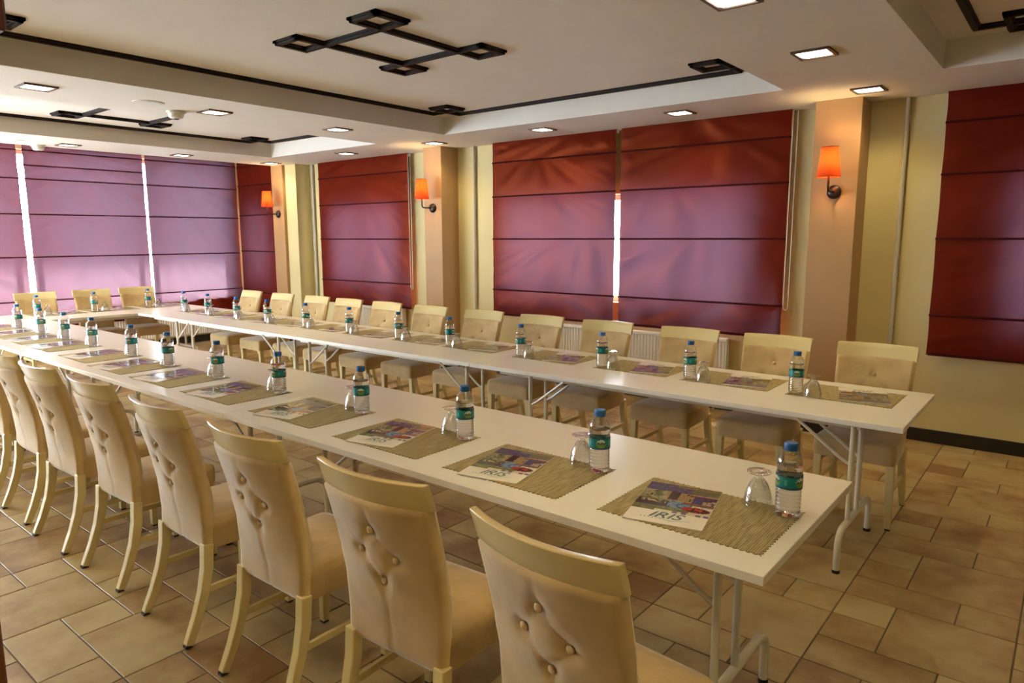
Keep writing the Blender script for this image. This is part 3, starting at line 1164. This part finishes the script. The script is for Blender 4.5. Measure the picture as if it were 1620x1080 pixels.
def cover_colour(u, v):
    """Printed photo collage on the upper part of the cover, u right and v up, both 0..1."""
    n = noise.noise(Vector((u * 7, v * 9, 2.2)))
    n2 = noise.noise(Vector((u * 19, v * 23, 5.1)))
    c = (0.30, 0.26, 0.14)
    if v > 0.80:                                   # violet evening sky with green hills
        c = (0.10, 0.085, 0.19) if u < 0.62 + 0.1 * n else (0.17, 0.17, 0.09)
        if v > 0.93 and u > 0.4:
            c = (0.24, 0.21, 0.10)
    if 0.56 < v <= 0.80:
        c = (0.36, 0.25, 0.12)                     # house fronts
        if u < 0.34:
            c = (0.34, 0.30, 0.17) if n > -0.1 else (0.14, 0.17, 0.08)
        if 0.36 < u < 0.50 and v > 0.58:
            c = (0.045, 0.022, 0.02)               # dark doorway
        if u > 0.70 and v < 0.76:
            c = (0.07, 0.07, 0.20)                 # blue shutters
        if u > 0.66 and v > 0.735:
            c = (0.22, 0.05, 0.04) if v < 0.775 else (0.55, 0.40, 0.30)
        if u > 0.82 and v < 0.68:
            c = (0.45, 0.34, 0.27) if n2 > -0.1 else (0.10, 0.04, 0.035)
        if n2 > 0.42:
            c = (0.03, 0.025, 0.02)
    if 0.30 < v <= 0.56:
        c = (0.16, 0.17, 0.07)
        if u < 0.46 and 0.38 < v < 0.53:           # long dark boat-like terrace
            c = (0.05, 0.035, 0.04) if v < 0.47 or n2 < 0.05 else (0.55, 0.45, 0.27)
        if 0.42 < u < 0.70 and v > 0.36 + 0.14 * (0.7 - u):
            c = (0.17, 0.27, 0.42) if n2 > -0.2 else (0.06, 0.12, 0.26)
        if (u - 0.80) ** 2 / 0.035 + (v - 0.40) ** 2 / 0.0042 < 1:
            c = (0.36, 0.045, 0.02) if u < 0.80 + n2 * 0.3 else (0.13, 0.014, 0.01)
        elif u > 0.74 and v < 0.50:
            c = (0.70, 0.64, 0.52)
        if u > 0.60 and 0.50 < v:
            c = (0.20, 0.11, 0.09)
    if v <= 0.305:
        c = (0.66, 0.60, 0.44)
        if u < 0.30:
            c = (0.20, 0.19, 0.08)
        for q in (0.56, 0.68, 0.86, 0.96):
            if abs(u - q) < 0.032 and 0.26 < v < 0.295:
                c = (0.16, 0.13, 0.20)
    k = 0.82 + 0.30 * n2 + 0.28 * noise.noise(Vector((u * 43, v * 51, 9.4)))
    if v <= 0.305 and u >= 0.30:
        k = 1.0
    return tuple(max(0, min(1, x * k)) for x in c)


cmesh = MB()
NU, NV = 60, 66
py0 = -bh / 2 + bh * 0.27
for i in range(NU):
    for j in range(NV):
        u, v = (i + 0.5) / NU, (j + 0.5) / NV
        xa, xb = -bw / 2 + 0.001 + (bw - 0.002) * i / NU, -bw / 2 + 0.001 + (bw - 0.002) * (i + 1) / NU
        ya, yb = py0 + (bh / 2 - 0.001 - py0) * j / NV, py0 + (bh / 2 - 0.001 - py0) * (j + 1) / NV
        cmesh.add([(xa, ya, 0), (xb, ya, 0), (xb, yb, 0), (xa, yb, 0)], [(0, 1, 2, 3)], cover_colour(u, 0.255 + 0.745 * v))
cover_me = cmesh.mesh('cover_picture', 'cover')
card_me = MB().box(-bw / 2, bw / 2, -bh / 2, bh / 2, 0, 0.004).mesh('cover_card', 'paper', bevel=0.0008)
fc = bpy.data.curves.new('iris_lettering', 'FONT')
fc.body = 'IRIS'
fc.size = 0.066
fc.shear = 0.35
fc.offset = 0.0007
fc.extrude = 0.0001
fc.align_x = 'CENTER'
fo = bpy.data.objects.new('lettering_source', fc)
C.objects.link(fo)
bpy.context.view_layer.update()
let_me = bpy.data.meshes.new_from_object(fo.evaluated_get(bpy.context.evaluated_depsgraph_get()))
bpy.data.objects.remove(fo)
let_me.materials.clear()
let_me.materials.append(MT['ink'])
sw = MB()
prev = None
V, Fc = [], []
for k in range(17):                                # sweeping flourish under the name
    q = k / 16
    x = -0.035 + 0.125 * q
    y = -0.125 - 0.020 * math.sin(PI * min(1, q * 1.25)) - 0.010 * q
    w = 0.0024 * math.sin(PI * min(1, max(0.02, q))) + 0.0003
    V += [(x, y - w, 0), (x, y + w, 0)]
for k in range(16):
    Fc.append((2 * k, 2 * k + 2, 2 * k + 3, 2 * k + 1))
swash_me = MB().add(V, Fc).mesh('flourish', 'ink_light')
dm = MB()
for k in range(6):
    dm.box(-0.077 + 0.0125 * k, -0.073 + 0.0125 * k, -0.1465, -0.1415, -0.0001, 0.0001)
dots_me = dm.mesh('small_print', 'ink')

bro = empty('brochure')
card = link('cover_card', card_me, bro)
pic = link('cover_picture', cover_me, bro)
pic.location = (0, 0, 0.0043)
le = link('logo_lettering', let_me, bro)
le.location = (-0.005, -0.134, 0.0044)
le2 = link('logo_flourish', swash_me, bro)
le2.location = (0, 0, 0.0044)
le3 = link('small_print', dots_me, bro)
le3.location = (0, 0.002, 0.0044)

# ---- water bottle
bt = empty('water_bottle')
prof = [(0.026, 0.004), (0.033, 0.0), (0.0375, 0.006), (0.0395, 0.016)]
for k in range(6):
    z = 0.020 + k * 0.0125
    prof += [(0.0398, z), (0.0385, z + 0.004), (0.0385, z + 0.0065), (0.0398, z + 0.0105)]
prof += [(0.0388, 0.094), (0.0385, 0.138), (0.0400, 0.144), (0.0388, 0.150), (0.0402, 0.160), (0.0412, 0.176), (0.0400, 0.185), (0.0345, 0.198), (0.0250, 0.211), (0.0180, 0.219), (0.0165, 0.224)]
MB().lathe(prof, 28, capt=False).build('bottle_body', 'pet', bt, smooth=True)
wprof = [(max(0.002, r - 0.0016), max(z, 0.0055)) for r, z in prof if z < 0.166] + [(0.0388, 0.168)]
MB().lathe(wprof, 28).build('water', 'water', bt, smooth=True, auto=60)
lab = MB()
NL, NR = 60, 12
for k in range(NL):
    for j in range(NR):
        a0, a1 = 2 * PI * k / NL, 2 * PI * (k + 1) / NL
        z0, z1 = 0.096 + 0.042 * j / NR, 0.096 + 0.042 * (j + 1) / NR
        ac, tz = ((k + 0.5) / NL * 3) % 1.0, (j + 0.5) / NR
        c = (0.0, 0.17 + 0.05 * tz, 0.19 + 0.03 * tz)
        if tz < 0.16 or tz > 0.9:
            c = (0.01, 0.09, 0.13)
        e = ((ac - 0.32) / 0.21) ** 2 + ((tz - 0.52) / 0.38) ** 2
        if e < 1:
            ridge = 0.56 + 0.10 * math.sin(ac * 40) * (1 - abs(ac - 0.32) / 0.21)
            c = (0.60, 0.66, 0.60) if tz > ridge else (0.16, 0.30, 0.05)
            if abs(tz - ridge) < 0.07:
                c = (0.07, 0.09, 0.07)
        elif 0.62 < ac < 0.9 and 0.35 < tz < 0.72 and (int(ac * 100) % 7) < 3:
            c = (0.05, 0.40, 0.42)
        r = 0.0408
        lab.add([(r * math.cos(a0), r * math.sin(a0), z0), (r * math.cos(a1), r * math.sin(a1), z0), (r * math.cos(a1), r * math.sin(a1), z1), (r * math.cos(a0), r * math.sin(a0), z1)], [(0, 1, 2, 3)], c)
lab.build('label', 'label', bt, smooth=False)
MB().lathe([(0.0205, 0.2195), (0.0215, 0.222), (0.0215, 0.236), (0.020, 0.240), (0.010, 0.2405)], 24).build('cap', 'cap', bt, smooth=True, auto=50)
MB().lathe([(0.0195, 0.2155), (0.0215, 0.217), (0.0195, 0.2190)], 24, capb=False, capt=False).build('neck_ring', 'cap', bt, smooth=True)

# ---- goblet, standing upside down
gb = empty('goblet')
outer = [(0.0475, 0.0), (0.0468, 0.016), (0.0435, 0.038), (0.0375, 0.060), (0.0290, 0.080), (0.0180, 0.094), (0.0120, 0.099)]
inner = [(0.0460, 0.0), (0.0453, 0.016), (0.0420, 0.038), (0.0358, 0.059), (0.0270, 0.078), (0.0150, 0.090), (0.001, 0.093)]
MB().lathe(list(reversed(inner)) + outer, 32, capb=False, capt=False).build('bowl', 'goblet', gb, smooth=True)
MB().lathe([(0.0120, 0.099), (0.0095, 0.103), (0.0115, 0.109)], 20, capb=False, capt=False).build('stem', 'goblet', gb, smooth=True)
MB().lathe([(0.0115, 0.109), (0.0220, 0.112), (0.0385, 0.1165), (0.0395, 0.1190), (0.0380, 0.1205), (0.0200, 0.1175), (0.001, 0.1165)], 32, capb=False, capt=False).build('foot', 'goblet', gb, smooth=True)
index_children()
used = {}


def put(protoo, x, y, z, rz, label, cat, group):
    o = protoo if not used.get(protoo.name) else copy_tree(protoo)
    used[protoo.name] = True
    o.location = (x, y, z)
    o.rotation_euler = (0, 0, rz)
    tag(o, label, cat, group)


def setting(bx_, by, d, row, gtag, rot, jr):
    nth = ORD[cnt.get(gtag, 0)]
    cnt[gtag] = cnt.get(gtag, 0) + 1
    where = '%s from the %s' % (nth, row)
    """A place setting around the bottle; d turns the offsets for the side the sitter is on."""
    def off(dx, dy):
        return bx_ + dx * math.cos(d) - dy * math.sin(d), by + dx * math.sin(d) + dy * math.cos(d)
    TZ = 0.74
    mx, my = off(-0.232, -0.14)
    o = link('placemat', mat_mesh)
    o.location = (mx, my, TZ)
    o.rotation_euler = (0, 0, d + R(jr.uniform(-0.5, 0.5)))
    tag(o, 'olive woven placemat, ' + where, 'placemat', 'placemats on the ' + gtag)
    px_, py_ = off(-0.32 + jr.uniform(-0.012, 0.012), -0.155 + jr.uniform(-0.01, 0.01))
    put(bro, px_, py_, TZ + 0.003, d + R(rot + jr.uniform(-3, 3)), 'glossy hotel brochure lettered IRIS, ' + where, 'brochure', 'brochures on the ' + gtag)
    put(bt, bx_, by, TZ + 0.003, jr.uniform(0, 6.28), 'blue-capped water bottle, ' + where, 'bottle', 'water bottles on the ' + gtag)
    gx, gy = off(-0.100 + jr.uniform(-0.008, 0.004), 0.022 + jr.uniform(-0.01, 0.012))
    put(gb, gx, gy, TZ + 0.003, jr.uniform(0, 6.28), 'clear upside-down goblet, ' + where, 'glass', 'goblets on the ' + gtag)


jr = random.Random(11)
cnt = {}
ROWN = 'open end of the row away from windows'
ROWF = 'open end of the row along the windows'
ROWE = 'window wall on the cross table'
for (x, y) in ((-0.651, 2.19), (-1.344, 2.173), (-2.033, 2.168), (-2.754, 2.177), (-3.489, 2.175), (-4.172, 2.174), (-4.832, 2.168), (-5.478, 2.195), (-6.238, 2.20), (-6.844, 2.20), (-7.442, 2.20), (-8.084, 2.20)):
    setting(x, y, 0, ROWN, 'row away from the windows', 13, jr)
for (x, y) in ((-1.184, 3.999), (-1.826, 4.001), (-2.471, 4.009), (-3.176, 4.005), (-3.934, 4.03), (-4.556, 4.03), (-5.226, 4.02), (-5.894, 4.007), (-6.55, 3.99), (-7.14, 3.98), (-7.79, 3.99), (-8.39, 4.0)):
    setting(x, y, PI, ROWF, 'row beside the windows', 14, jr)
for (x, y) in ((-9.20, 3.93), (-9.20, 3.30), (-9.20, 2.70)):
    setting(x, y, -PI / 2, ROWE, 'cross table', 10, jr)

# ================================================================== WOODEN POST AT THE EDGE OF THE ROOM
po = empty('wooden_post', (-2.80, 0.53, 0))
tag(po, 'reddish brown wooden post with a bracket under the ceiling', 'post')
MB().box(0.005, 0.065, 0.005, 0.07, 0.0, ZS).build('shaft', 'redwood', po, bevel=0.006)
MB().box(-0.01, 0.112, -0.04, 0.26, 2.27, ZS).build('bracket', 'redwood', po, bevel=0.008)
